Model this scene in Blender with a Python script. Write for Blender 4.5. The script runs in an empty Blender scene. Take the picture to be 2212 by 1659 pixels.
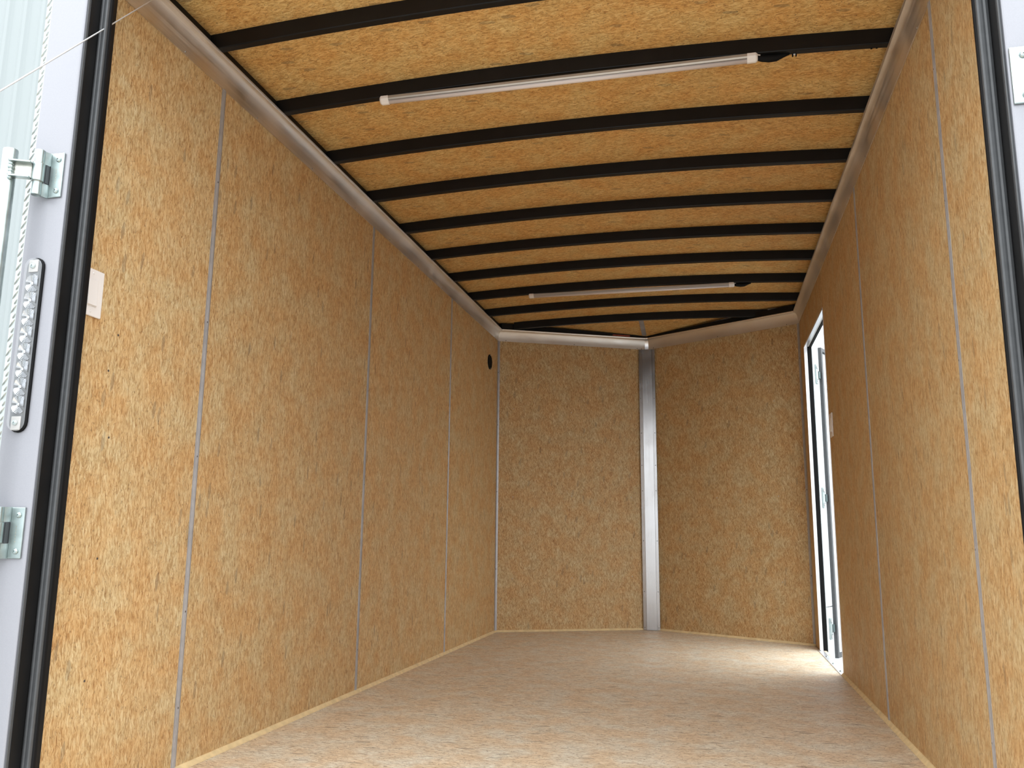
import bpy, bmesh, math, random
from mathutils import Vector, Matrix
random.seed(7)
SC = bpy.context.scene
COL = SC.collection
PI = math.pi

# ------------------------------------------------------------------ camera, world, exposure
F_PX, PITCH, YAW, ROLL = 1811.75, 0.178275, -0.232480, 0.0094807
CAM = Vector((0.43371, 0.0, 0.65088))
cd = bpy.data.cameras.new('camera'); cam = bpy.data.objects.new('camera', cd); COL.objects.link(cam)
cd.sensor_fit = 'HORIZONTAL'; cd.sensor_width = 36.0; cd.lens = F_PX * 36.0 / 2212.0
cd.clip_start = 0.01; cd.clip_end = 300
fwd = Vector((math.sin(YAW) * math.cos(PITCH), math.cos(YAW) * math.cos(PITCH), math.sin(PITCH)))
rgt = Vector((math.cos(YAW), -math.sin(YAW), 0)); upv = rgt.cross(fwd)
r2 = rgt * math.cos(ROLL) + upv * math.sin(ROLL); u2 = upv * math.cos(ROLL) - rgt * math.sin(ROLL)
cam.matrix_world = Matrix(((r2.x, u2.x, -fwd.x, CAM.x), (r2.y, u2.y, -fwd.y, CAM.y), (r2.z, u2.z, -fwd.z, CAM.z), (0, 0, 0, 1)))
SC.camera = cam

world = bpy.data.worlds.new('overcast'); SC.world = world; world.use_nodes = True
wn = world.node_tree.nodes; wl = world.node_tree.links; wn.clear()
wo = wn.new('ShaderNodeOutputWorld'); wb = wn.new('ShaderNodeBackground')
wt = wn.new('ShaderNodeTexCoord'); ws = wn.new('ShaderNodeSeparateXYZ'); wr = wn.new('ShaderNodeValToRGB')
wl.new(wt.outputs['Generated'], ws.inputs[0]); wl.new(ws.outputs['Z'], wr.inputs[0])
# overcast sky: brightness rises from the horizon to the zenith (1 + 2 sin h) / 3
wr.color_ramp.elements[0].position = 0.0; wr.color_ramp.elements[0].color = (0.31, 0.33, 0.345, 1)
wr.color_ramp.elements[1].position = 1.0; wr.color_ramp.elements[1].color = (0.94, 0.98, 1.0, 1)
wl.new(wr.outputs[0], wb.inputs[0]); wb.inputs[1].default_value = 3.2
wl.new(wb.outputs[0], wo.inputs[0])

SC.view_settings.view_transform = 'Standard'; SC.view_settings.look = 'None'
SC.view_settings.gamma = 1.0; SC.view_settings.use_curve_mapping = False
SC.view_settings.exposure = 1.03
SC.cycles.max_bounces = 10; SC.cycles.diffuse_bounces = 6; SC.cycles.glossy_bounces = 4
SC.cycles.caustics_reflective = False; SC.cycles.caustics_refractive = False
SC.cycles.transmission_bounces = 8; SC.cycles.sample_clamp_indirect = 10.0

# ------------------------------------------------------------------ material helpers
def new_mat(name):
    m = bpy.data.materials.new(name); m.use_nodes = True
    nt = m.node_tree; nt.nodes.clear()
    out = nt.nodes.new('ShaderNodeOutputMaterial'); b = nt.nodes.new('ShaderNodeBsdfPrincipled')
    nt.links.new(b.outputs[0], out.inputs[0])
    return m, nt, b

def plain(name, col, rough=0.5, metal=0.0, noise=0.0, nscale=40.0, bump=0.0, spec=0.5, coat=0.0):
    m, nt, b = new_mat(name)
    b.inputs['Base Color'].default_value = (*col, 1); b.inputs['Roughness'].default_value = rough
    b.inputs['Metallic'].default_value = metal; b.inputs['Specular IOR Level'].default_value = spec
    b.inputs['Coat Weight'].default_value = coat
    if noise or bump:
        tc = nt.nodes.new('ShaderNodeTexCoord'); n = nt.nodes.new('ShaderNodeTexNoise')
        n.inputs['Scale'].default_value = nscale; n.inputs['Detail'].default_value = 3
        nt.links.new(tc.outputs['Object'], n.inputs['Vector'])
        if noise:
            r = nt.nodes.new('ShaderNodeValToRGB')
            r.color_ramp.elements[0].position = .3; r.color_ramp.elements[1].position = .7
            r.color_ramp.elements[0].color = (*[c * (1 - noise) for c in col], 1)
            r.color_ramp.elements[1].color = (*[min(1, c * (1 + noise)) for c in col], 1)
            nt.links.new(n.outputs['Fac'], r.inputs[0]); nt.links.new(r.outputs[0], b.inputs['Base Color'])
        if bump:
            bp = nt.nodes.new('ShaderNodeBump'); bp.inputs['Strength'].default_value = bump
            bp.inputs['Distance'].default_value = .002
            nt.links.new(n.outputs['Fac'], bp.inputs['Height']); nt.links.new(bp.outputs[0], b.inputs['Normal'])
    return m

def brushed(name, col, rough, along='Y', streak=0.12, bump=0.05):
    """aluminium with fine streaks along one axis and soft blotches"""
    m, nt, b = new_mat(name); N = nt.nodes; L = nt.links
    tc = N.new('ShaderNodeTexCoord'); mp = N.new('ShaderNodeMapping')
    sc = {'X': (2, 300, 300), 'Y': (300, 2, 300), 'Z': (300, 300, 2)}[along]
    mp.inputs['Scale'].default_value = sc; L.new(tc.outputs['Object'], mp.inputs[0])
    n = N.new('ShaderNodeTexNoise'); n.inputs['Scale'].default_value = 1; n.inputs['Detail'].default_value = 2
    L.new(mp.outputs[0], n.inputs['Vector'])
    n2 = N.new('ShaderNodeTexNoise'); n2.inputs['Scale'].default_value = 9; n2.inputs['Detail'].default_value = 4
    L.new(tc.outputs['Object'], n2.inputs['Vector'])
    ad = N.new('ShaderNodeMath'); ad.operation = 'ADD'; L.new(n.outputs['Fac'], ad.inputs[0]); L.new(n2.outputs['Fac'], ad.inputs[1])
    r = N.new('ShaderNodeMapRange'); r.inputs['From Min'].default_value = .7; r.inputs['From Max'].default_value = 1.3
    r.inputs['To Min'].default_value = rough * .8; r.inputs['To Max'].default_value = rough * 1.3
    L.new(ad.outputs[0], r.inputs['Value']); L.new(r.outputs[0], b.inputs['Roughness'])
    cr = N.new('ShaderNodeValToRGB'); cr.color_ramp.elements[0].position = .35; cr.color_ramp.elements[1].position = .65
    cr.color_ramp.elements[0].color = (*[c * (1 - streak) for c in col], 1); cr.color_ramp.elements[1].color = (*col, 1)
    hf = N.new('ShaderNodeMath'); hf.operation = 'MULTIPLY'; hf.inputs[1].default_value = .5; L.new(ad.outputs[0], hf.inputs[0])
    L.new(hf.outputs[0], cr.inputs[0]); L.new(cr.outputs[0], b.inputs['Base Color'])
    b.inputs['Metallic'].default_value = 1.0
    bp = N.new('ShaderNodeBump'); bp.inputs['Strength'].default_value = bump; bp.inputs['Distance'].default_value = .002
    L.new(ad.outputs[0], bp.inputs['Height']); L.new(bp.outputs[0], b.inputs['Normal'])
    return m

def osb(name, across, along, pal, seed=0.0, dark=0.5, rough=.6, lowamp=1.0, spec=0.3, tint=None, streak=1.0, wild=1.0, big=1.0):
    """oriented strand board: overlapping stretched wood strands. across/along = object axes of the board plane"""
    m, nt, b = new_mat(name); N = nt.nodes; L = nt.links
    def math_(op, a, c=None, clamp=False):
        n = N.new('ShaderNodeMath'); n.operation = op; n.use_clamp = clamp
        for i, v in enumerate((a, c)):
            if v is None: continue
            if isinstance(v, (int, float)): n.inputs[i].default_value = v
            else: L.new(v, n.inputs[i])
        return n.outputs[0]
    def mixf(f, a, c):
        n = N.new('ShaderNodeMix'); n.data_type = 'FLOAT'
        L.new(f, n.inputs[0])
        for i, v in ((2, a), (3, c)):
            if isinstance(v, (int, float)): n.inputs[i].default_value = v
            else: L.new(v, n.inputs[i])
        return n.outputs[0]
    def mixc(f, a, c, mode='MIX'):
        n = N.new('ShaderNodeMix'); n.data_type = 'RGBA'; n.blend_type = mode
        if isinstance(f, (int, float)): n.inputs[0].default_value = f
        else: L.new(f, n.inputs[0])
        for i, v in ((6, a), (7, c)):
            if isinstance(v, tuple): n.inputs[i].default_value = (*v, 1)
            else: L.new(v, n.inputs[i])
        return n.outputs[2]
    tc = N.new('ShaderNodeTexCoord'); sp = N.new('ShaderNodeSeparateXYZ'); L.new(tc.outputs['Object'], sp.inputs[0])
    cb = N.new('ShaderNodeCombineXYZ')
    oi = N.new('ShaderNodeObjectInfo')   # every sheet is cut from another part of the board and differs a little in tone
    so = math_('MULTIPLY', oi.outputs['Random'], 7.0)
    L.new(math_('ADD', math_('ADD', sp.outputs[across], seed), so), cb.inputs['X']); L.new(math_('ADD', math_('ADD', sp.outputs[along], seed * 1.7), so), cb.inputs['Y'])
    P0 = cb.outputs[0]
    # gentle warp so the strands bend
    wp = N.new('ShaderNodeTexNoise'); wp.noise_dimensions = '2D'; wp.inputs['Scale'].default_value = 22; wp.inputs['Detail'].default_value = 2
    L.new(P0, wp.inputs['Vector'])
    vs = N.new('ShaderNodeVectorMath'); vs.operation = 'MULTIPLY_ADD'; vs.inputs[1].default_value = (.010, .010, 0)
    L.new(wp.outputs['Color'], vs.inputs[0]); L.new(P0, vs.inputs[2]); P = vs.outputs[0]
    def layer(ang, w, l, off):
        ang *= wild; w *= big; l *= big / math.sqrt(wild)
        mp = N.new('ShaderNodeMapping'); mp.vector_type = 'TEXTURE'
        mp.inputs['Rotation'].default_value = (0, 0, ang); mp.inputs['Scale'].default_value = (w, l, 1)
        mp.inputs['Location'].default_value = (off, off * .37, 0)
        L.new(P, mp.inputs[0])
        v = N.new('ShaderNodeTexVoronoi'); v.voronoi_dimensions = '2D'; v.inputs['Scale'].default_value = 1
        L.new(mp.outputs[0], v.inputs['Vector'])
        s = N.new('ShaderNodeSeparateColor'); L.new(v.outputs['Color'], s.inputs[0])
        return v.outputs['Distance'], s.outputs[0], s.outputs[1]
    dA, rA, gA = layer(.05, .0060, .042, 0.0)
    dB, rB, gB = layer(.36, .0044, .034, 3.1)
    dC, rC, gC = layer(-.42, .0046, .030, 7.7)
    dD, rD, gD = layer(.02, .0030, .024, 12.3)
    mB = math_('GREATER_THAN', gB, .58); mC = math_('GREATER_THAN', gC, .66); mD = math_('GREATER_THAN', gD, .55)
    v = mixf(mC, mixf(mB, rA, rB), rC); d = mixf(mC, mixf(mB, dA, dB), dC)
    v = mixf(mD, v, rD); d = mixf(mD, d, dD)
    gr = N.new('ShaderNodeMapping'); gr.inputs['Scale'].default_value = (900, 60, 1); L.new(P, gr.inputs[0])
    gn = N.new('ShaderNodeTexNoise'); gn.noise_dimensions = '2D'; gn.inputs['Scale'].default_value = 1; gn.inputs['Detail'].default_value = 3
    gn.inputs['Roughness'].default_value = .7; L.new(gr.outputs[0], gn.inputs['Vector'])
    # fibres: medium-scale crinkle that breaks the cells up
    fr = N.new('ShaderNodeMapping'); fr.inputs['Scale'].default_value = (300, 55, 1); L.new(P, fr.inputs[0])
    fn = N.new('ShaderNodeTexNoise'); fn.noise_dimensions = '2D'; fn.inputs['Scale'].default_value = 1; fn.inputs['Detail'].default_value = 5
    fn.inputs['Roughness'].default_value = .65; fn.inputs['Distortion'].default_value = .3; L.new(fr.outputs[0], fn.inputs['Vector'])
    t = math_('ADD', math_('MULTIPLY', v, .42), math_('MULTIPLY', math_('SUBTRACT', gn.outputs['Fac'], .5), .75))
    t = math_('ADD', t, math_('MULTIPLY', math_('SUBTRACT', fn.outputs['Fac'], .5), 1.0))
    t = math_('ADD', t, .30)
    ed = math_('MULTIPLY', math_('SUBTRACT', d, .55, True), .30)
    t = math_('SUBTRACT', t, ed, True)
    cr = N.new('ShaderNodeValToRGB'); e = cr.color_ramp.elements
    stops = [(0.05, pal[0]), (0.27, pal[1]), (0.48, pal[2]), (0.70, pal[3]), (0.93, pal[4])]
    e[0].position, e[0].color = stops[0][0], (*stops[0][1], 1); e[1].position, e[1].color = stops[-1][0], (*stops[-1][1], 1)
    for p_, c_ in stops[1:-1]:
        q = e.new(p_); q.color = (*c_, 1)
    L.new(t, cr.inputs[0]); colr = cr.outputs[0]
    # slow blotches of redder / greyer board
    ln = N.new('ShaderNodeTexNoise'); ln.noise_dimensions = '2D'; ln.inputs['Scale'].default_value = 9; ln.inputs['Detail'].default_value = 4
    L.new(P0, ln.inputs['Vector'])
    lr = N.new('ShaderNodeMapRange'); lr.inputs['From Min'].default_value = .35; lr.inputs['From Max'].default_value = .68
    L.new(ln.outputs['Fac'], lr.inputs['Value'])
    tint = mixc(lr.outputs[0], (1.0, .93, .86), (1.0, 1.04, 1.08))
    colr = mixc(.5 * lowamp, colr, tint, 'MULTIPLY')
    # dark slivers, bark specks and a few long grey flakes
    def sliver(ang, w, l, off, thr, size, c):
        nonlocal colr
        dd, rr, gg = layer(ang, w, l, off)
        mk = math_('MULTIPLY', math_('GREATER_THAN', rr, thr), math_('LESS_THAN', dd, size))
        mk = math_('MULTIPLY', mk, math_('MULTIPLY_ADD' if False else 'MINIMUM', math_('ADD', .35, fn.outputs['Fac']), 1.0))
        colr = mixc(math_('MULTIPLY', mk, dark), colr, c)
    sliver(.12, .0050, .030, 21.0, .92, .25, pal[5])
    sliver(-.5, .0050, .020, 33.0, .94, .23, pal[5])
    sliver(.9, .0050, .016, 27.0, .95, .18, pal[5])
    sliver(-1.2, .0045, .040, 71.0, .965, .20, pal[0])
    sliver(-.08, .022, .085, 41.0, .955, .30, pal[6])
    sliver(.25, .0060, .0090, 55.0, .972, .30, (.035, .02, .012))
    # short thin strands lying at odd angles, pale and brown
    def fleck(ang, w, l, off, thr, size, c, amt):
        nonlocal colr
        dd, rr, gg = layer(ang, w, l, off)
        mk = math_('MULTIPLY', math_('GREATER_THAN', rr, thr), math_('LESS_THAN', dd, size))
        colr = mixc(math_('MULTIPLY', mk, amt), colr, c)
    fleck(.30, .0026, .020, 83.0, .80, .34, pal[4], .42)
    fleck(-.22, .0022, .024, 91.0, .80, .30, pal[0], .36 * streak)
    fleck(.75, .0024, .013, 97.0, .86, .26, pal[0], .34 * streak)
    fleck(.0, .0030, .009, 103.0, .86, .24, pal[5], .40 * streak)
    # pale raised strands
    d5, r5, g5 = layer(.2, .0075, .040, 61.0)
    mk = math_('MULTIPLY', math_('GREATER_THAN', r5, .86), math_('LESS_THAN', d5, .36))
    colr = mixc(math_('MULTIPLY', mk, .45), colr, pal[4])
    tv = math_('ADD', math_('MULTIPLY', oi.outputs['Random'], .14), .91)
    tcb = N.new('ShaderNodeCombineXYZ')
    for k_ in range(3): L.new(tv, tcb.inputs[k_])
    colr = mixc(1.0, colr, tcb.outputs[0], 'MULTIPLY')
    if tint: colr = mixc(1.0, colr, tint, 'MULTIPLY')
    L.new(colr, b.inputs['Base Color'])
    b.inputs['Roughness'].default_value = rough; b.inputs['Specular IOR Level'].default_value = spec
    h = fn.outputs['Fac']
    bp = N.new('ShaderNodeBump'); bp.inputs['Strength'].default_value = .25; bp.inputs['Distance'].default_value = .0012
    L.new(h, bp.inputs['Height']); L.new(bp.outputs[0], b.inputs['Normal'])
    return m

PAL_W = [(0.241, 0.119, 0.046), (0.409, 0.245, 0.102), (0.530, 0.357, 0.171), (0.602, 0.431, 0.228), (0.706, 0.569, 0.342), (0.161, 0.084, 0.033), (0.193, 0.150, 0.099)]
PAL_C = [(0.278, 0.127, 0.037), (0.490, 0.270, 0.084), (0.639, 0.396, 0.145), (0.731, 0.484, 0.195), (0.834, 0.628, 0.292), (0.185, 0.088, 0.029), (0.203, 0.148, 0.076)]
PAL_F = [(0.276, 0.194, 0.126), (0.507, 0.402, 0.284), (0.664, 0.567, 0.433), (0.738, 0.657, 0.523), (0.849, 0.804, 0.677), (0.203, 0.123, 0.072), (0.314, 0.255, 0.189)]
M = {}
M['osb_left'] = osb('osb_wall_left', 'Y', 'Z', PAL_W, 0.0)
M['osb_right'] = osb('osb_wall_right', 'Y', 'Z', PAL_W, 13.3, dark=.42)
M['osb_nose'] = osb('osb_wall_nose', 'X', 'Z', PAL_W, 5.1, dark=.42, tint=(.85, .785, .70), wild=1.7, big=1.25, streak=1.3)  # tint meant to put the far end's light falloff into the board colour
M['osb_ceiling'] = osb('osb_ceiling', 'Y', 'X', PAL_C, 2.7, dark=.6, wild=1.6, big=1.15, streak=1.3)
M['osb_floor'] = osb('osb_floor', 'Y', 'X', PAL_F, 8.2, dark=.9, rough=.5, lowamp=.6, streak=1.6)
M['pale_wood'] = plain('pale_wood_strip', (.70, .54, .30), .7, noise=.12, nscale=30)
M['black_steel'] = plain('black_painted_steel', (.007, .0068, .007), .42, spec=.22, noise=.2, nscale=12)
M['black_rubber'] = plain('black_rubber', (.005, .005, .0055), .7, spec=.15)
M['bulb_rubber'] = plain('seal_rubber', (.045, .047, .05), .5, noise=.1, nscale=60)
M['cove'] = brushed('cove_aluminium', (.80, .76, .72), .45, 'Y', .14, .04)
M['cove_nose'] = brushed('nose_cove_aluminium', (.78, .73, .67), .42, 'X', .08, .01)
M['alu_flat'] = brushed('mill_aluminium', (.44, .425, .42), .22, 'Z', .06, .008)
M['alu_strip'] = plain('joint_strip_aluminium', (.40, .395, .41), .40, .45, noise=.12, nscale=25)
M['alu_bright'] = plain('bright_aluminium', (.86, .86, .88), .35, 1.0)
M['zinc'] = plain('zinc_plate', (.36, .42, .415), .34, .85, noise=.2, nscale=28, bump=.05)
M['zinc_yellow'] = plain('zinc_weld', (.46, .45, .40), .33, 1.0, noise=.2, nscale=60, bump=.1)
M['screw'] = plain('screw_steel', (.45, .44, .43), .35, 1.0)
M['screw_dark'] = plain('dark_screw', (.10, .08, .07), .5, .6)
M['silver_paint'] = plain('silver_paint', (.25, .25, .275), .42, 0.15, noise=.03, nscale=500, coat=.3)
M['white_plastic'] = plain('white_plastic', (.78, .74, .72), .35)
M['diffuser'] = plain('frosted_plastic', (.70, .63, .62), .45)
M['alu_channel'] = plain('light_channel', (.42, .40, .38), .4, .6)
M['white_metal'] = plain('white_sheet_metal', (.80, .83, .84), .45)
M['door_skin'] = plain('door_inner_skin', (.52, .55, .56), .40, .1, noise=.05, nscale=6)
M['red_label'] = plain('red_brown_label', (.30, .06, .035), .6, noise=.3, nscale=90)
M['tread'] = plain('treadplate_aluminium', (.40, .43, .42), .38, .7, noise=.08, nscale=30)
M['ground'] = plain('pale_concrete', (.28, .28, .275), .9, noise=.12, nscale=3, bump=.2)
M['building'] = plain('ribbed_white_steel', (.25, .275, .275), .5)
M['cable'] = plain('galvanised_cable', (.80, .80, .80), .35, .5)
M['lens'] = None
def lens_mat():
    m, nt, b = new_mat('clear_lens'); b.inputs['Base Color'].default_value = (.9, .92, .95, 1)
    b.inputs['Alpha'].default_value = .10; b.inputs['Roughness'].default_value = .05; b.inputs['Specular IOR Level'].default_value = .6
    return m
M['lens'] = lens_mat()
M['reflector'] = plain('chrome_reflector', (.50, .51, .53), .12, .95)
M['hinge_teal_steel'] = plain('teal_grey_steel', (.07, .11, .11), .4, .6)  # dark teal steel of the side door hinge straps
M['lamp_body'] = plain('lamp_grey', (.06, .065, .07), .35, .2)

# ------------------------------------------------------------------ mesh helpers
class MB:
    def __init__(s): s.v = []; s.f = []; s.sm = []
    def add(s, vs, fs, smooth=False):
        o = len(s.v); s.v += [tuple(p) for p in vs]; s.f += [tuple(i + o for i in f) for f in fs]; s.sm += [smooth] * len(fs); return s
    def box(s, x0, x1, y0, y1, z0, z1, M_=None):
        vs = [Vector(p) for p in ((x0, y0, z0), (x1, y0, z0), (x1, y1, z0), (x0, y1, z0), (x0, y0, z1), (x1, y0, z1), (x1, y1, z1), (x0, y1, z1))]
        if M_: vs = [M_ @ p for p in vs]
        return s.add(vs, [(0, 3, 2, 1), (4, 5, 6, 7), (0, 1, 5, 4), (1, 2, 6, 5), (2, 3, 7, 6), (3, 0, 4, 7)])
    def loft(s, sections, closed=True, smooth=False, caps=True):
        """sections: lists of points with equal counts"""
        n = len(sections[0]); vs = [p for sec in sections for p in sec]; fs = []
        for k in range(len(sections) - 1):
            for i in range(n if closed else n - 1):
                j = (i + 1) % n; fs.append((k * n + i, k * n + j, (k + 1) * n + j, (k + 1) * n + i))
        s.add(vs, fs, smooth)
        if caps and closed:
            s.add(sections[0], [tuple(reversed(range(n)))]); s.add(sections[-1], [tuple(range(n))])
        return s
    def prism(s, poly, z0, z1, smooth=False):
        return s.loft([[(x, y, z0) for x, y in poly], [(x, y, z1) for x, y in poly]], True, smooth)
    def tube(s, pts, r, seg=12, smooth=True, caps=True):
        pts = [Vector(p) for p in pts]; secs = []
        for i, p in enumerate(pts):
            d = (pts[min(i + 1, len(pts) - 1)] - pts[max(i - 1, 0)]).normalized()
            a = d.orthogonal().normalized() if i == 0 else (pa - d * pa.dot(d)).normalized()
            pa = a; b_ = d.cross(a); rr = r[i] if isinstance(r, (list, tuple)) else r
            secs.append([p + (a * math.cos(2 * PI * k / seg) + b_ * math.sin(2 * PI * k / seg)) * rr for k in range(seg)])
        return s.loft(secs, True, smooth, caps)
    def build(s, name, mat, parent=None, base=True, bevel=0.0, local=False, rot=None):
        me = bpy.data.meshes.new(name); me.from_pydata(s.v, [], s.f); me.update()
        me.polygons.foreach_set('use_smooth', s.sm)
        bm = bmesh.new(); bm.from_mesh(me); bmesh.ops.remove_doubles(bm, verts=bm.verts, dist=1e-6)
        bmesh.ops.recalc_face_normals(bm, faces=bm.faces)
        if bevel:
            ed = [e for e in bm.edges if len(e.link_faces) == 2 and e.calc_face_angle(0) > .6]
            bmesh.ops.bevel(bm, geom=ed, offset=bevel, segments=2, affect='EDGES', profile=.5, clamp_overlap=True)
        bm.to_mesh(me); bm.free()
        o = bpy.data.objects.new(name, me); COL.objects.link(o)
        if mat: me.materials.append(M[mat] if isinstance(mat, str) else mat)
        if parent:
            o.parent = parent
            if not local: me.transform(WM[parent.name].inverted())
            WM[o.name] = WM[parent.name]
        else:
            W = Matrix.Identity(4)
            if base and s.v:
                xs, ys, zs = zip(*s.v); W = Matrix.Translation(((min(xs) + max(xs)) / 2, (min(ys) + max(ys)) / 2, min(zs)))
                me.transform(W.inverted()); o.matrix_world = W
            WM[o.name] = W
        return o
WM = {}
def thing(name, loc=(0, 0, 0), rotz=0.0):
    o = bpy.data.objects.new(name, None); COL.objects.link(o); o.empty_display_size = .05
    o.matrix_world = Matrix.Translation(loc) @ Matrix.Rotation(rotz, 4, 'Z'); WM[o.name] = o.matrix_world.copy(); return o
def tag(o, label=None, cat=None, group=None, kind=None):
    if label: o['label'] = label
    if cat: o['category'] = cat
    if group: o['group'] = group
    if kind: o['kind'] = kind
    return o
def struct(o, label, cat): return tag(o, label, cat, kind='structure')
def inst(src, parent, loc, rot=None, name=None):
    """shares mesh data; child of parent given in world coords"""
    o = src.copy(); COL.objects.link(o); o.parent = parent
    Mw = Matrix.Translation(loc) @ (rot or Matrix.Identity(4))
    o.matrix_basis = WM[parent.name].inverted() @ Mw
    return o
# a pan-head screw mesh, axis +Z, head up
def screw_mesh(name, r, h, mat):
    mb = MB(); rings = [(r, 0), (r, h * .35), (r * .8, h * .8), (r * .42, h), (r * .32, h), (r * .28, h * .6)]
    mb.loft([[(rr * math.cos(2 * PI * k / 10), rr * math.sin(2 * PI * k / 10), zz) for k in range(10)] for rr, zz in rings], True, True)
    me = bpy.data.meshes.new(name); me.from_pydata(mb.v, [], mb.f); me.update(); me.materials.append(M[mat]); return me
SM_small = screw_mesh('small_screw', .0032, .0016, 'screw')
SM_dark = screw_mesh('dark_screw', .0030, .0012, 'screw_dark')
SM_white = screw_mesh('white_screw', .0034, .0016, 'white_plastic')
SM_big = screw_mesh('big_screw', .0065, .0045, 'zinc')
def screw(parent, me, loc, normal, name='screw'):
    o = bpy.data.objects.new(name, me); COL.objects.link(o); o.parent = parent
    q = Vector(normal).normalized().to_track_quat('Z', 'Y').to_matrix().to_4x4()
    o.matrix_basis = WM[parent.name].inverted() @ Matrix.Translation(loc) @ q
    return o

# ------------------------------------------------------------------ plan of the trailer
XW = 1.03; YR = 1.58; YCL = 5.733; YCR = 5.618; YN = 6.232
H1, H2, HB = 2.035, 2.109, 2.122
PATH = [Vector((-XW, YR)), Vector((-XW, YCL)), Vector((0, YN)), Vector((XW, YCR)), Vector((XW, YR))]
def offset_path(d):
    """plan of the wall line moved d into the room"""
    segs = []
    for a, b_ in zip(PATH[:-1], PATH[1:]):
        t = (b_ - a).normalized(); n = Vector((t.y, -t.x)); segs.append((a + n * d, b_ + n * d, t))
    out = [segs[0][0]]
    for (a, b_, t), (c, e, u) in zip(segs[:-1], segs[1:]):
        den = t.x * u.y - t.y * u.x; k = ((c - a).x * u.y - (c - a).y * u.x) / den; out.append(a + t * k)
    out.append(segs[-1][1]); return out
def ceil_z(x): return 2.1915 - .0285 * x * x

# ---- floor
fl = offset_path(-.035); poly = [(p.x, p.y) for p in fl]
poly[0] = (poly[0][0], 1.53); poly[-1] = (poly[-1][0], 1.53)
floor = struct(MB().prism(poly[::-1], -.03, 0).build('floor', 'osb_floor'), 'beige strand board floor of the trailer running to the pointed nose', 'floor')

# ---- ceiling board (arched)
secs = []
ys = [1.595, 5.768]
n = 24
grid = MB(); top = []
vs = []; fs = []
for j, y in enumerate(ys):
    for i in range(n + 1):
        x = -1.06 + 2.12 * i / n; vs.append((x, y, ceil_z(x)))
for j, y in enumerate(ys):
    for i in range(n + 1):
        x = -1.06 + 2.12 * i / n; vs.append((x, y, ceil_z(x) + .012))
m_ = n + 1
for i in range(n):
    fs.append((i, m_ + i, m_ + i + 1, i + 1)); fs.append((2 * m_ + i, 2 * m_ + i + 1, 3 * m_ + i + 1, 3 * m_ + i))
    fs.append((i, i + 1, 2 * m_ + i + 1, 2 * m_ + i)); fs.append((m_ + i, 3 * m_ + i, 3 * m_ + i + 1, m_ + i + 1))
fs.append((0, 2 * m_, 3 * m_, m_)); fs.append((n, m_ + n, 3 * m_ + n, 2 * m_ + n))
grid.add(vs, fs, False)
# over the nose the roof slopes down towards the tip
y1_ = 6.25; drop = .145 * (y1_ - 5.768)
sec = lambda y, dz: [(-1.06 + 2.12 * i / n, y, ceil_z(-1.06 + 2.12 * i / n) + dz) for i in range(n + 1)]
A4, B4, C4, D4 = sec(5.768, 0), sec(y1_, -drop), sec(5.768, .012), sec(y1_, .012 - drop)
grid.add(A4 + B4 + C4 + D4, [(i, m_ + i, m_ + i + 1, i + 1) for i in range(n)] + [(2 * m_ + i, 2 * m_ + i + 1, 3 * m_ + i + 1, 3 * m_ + i) for i in range(n)] + [(m_ + i, 3 * m_ + i, 3 * m_ + i + 1, m_ + i + 1) for i in range(n)])
ceiling = struct(grid.build('ceiling', 'osb_ceiling'), 'arched strand board ceiling behind the black roof bows', 'ceiling')

# ---- walls: outer skin + board panels + joint strips
ZT = 2.14
def wall_side(name, sx, y1, seams, mat, label):
    """wall along Y at X = sx*XW; returns the skin (structure)"""
    xo = sx * (XW + .028); xi = sx * (XW + .012)
    mb = MB()
    a, b_ = min(xo, xi), max(xo, xi)
    if sx < 0: mb.box(a, b_, 1.60, y1 + .02, -.12, ZT + .06)
    else:
        mb.box(a, b_, 1.60, DO0, -.12, ZT + .06); mb.box(a, b_, DO1, y1 + .02, -.12, ZT + .06)
        mb.box(a, b_, DO0, DO1, DZ1, ZT + .06); mb.box(a, b_, DO0, DO1, -.12, -.012)
    w = struct(mb.build(name, 'white_metal'), label, 'wall')
    return w
DO0, DO1, DZ1 = 4.49, 5.41, 1.828     # side door opening
LEFT_SEAMS = [2.178, 3.410, 4.612]
RIGHT_SEAMS = [2.178, 3.396]
wl_ = wall_side('wall_left', -1, YCL, LEFT_SEAMS, 'osb_left', 'left trailer wall of tan strand board panels with aluminium joint strips')
wr_ = wall_side('wall_right', 1, YCR, RIGHT_SEAMS, 'osb_right', 'right trailer wall of tan strand board panels beside the open side door')
def panel(parent, mat, x0, x1, y0, y1, z0, z1):
    return MB().box(min(x0, x1), max(x0, x1), y0, y1, z0, z1).build('board_panel', mat, parent)
def strip(parent, x, sx, y, z0, z1, w=.021):
    """ridged H-strip covering a joint; x = wall face, sx = side"""
    i = -sx
    prof = [(x, y - w / 2), (x + i * .0016, y - w / 2), (x + i * .0022, y - w * .28), (x + i * .0032, y - w * .2), (x + i * .0032, y - w * .08),
            (x + i * .0022, y), (x + i * .0032, y + w * .08), (x + i * .0032, y + w * .2), (x + i * .0022, y + w * .28), (x + i * .0016, y + w / 2), (x, y + w / 2)]
    return MB().prism(prof, z0, z1).build('joint_strip', 'alu_strip', parent)
g = .002
edges = [1.59] + LEFT_SEAMS + [YCL + .004]
for a, b_ in zip(edges[:-1], edges[1:]):
    panel(wl_, 'osb_left', -XW, -XW - .011, a + g, b_ - g, .004, ZT)
for y in LEFT_SEAMS: strip(wl_, -XW, -1, y, .012, H1 + .01)
edges = [1.59] + RIGHT_SEAMS + [DO0]
for a, b_ in zip(edges[:-1], edges[1:]):
    panel(wr_, 'osb_right', XW, XW + .011, a + g, b_ - g, .004, ZT)
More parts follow.
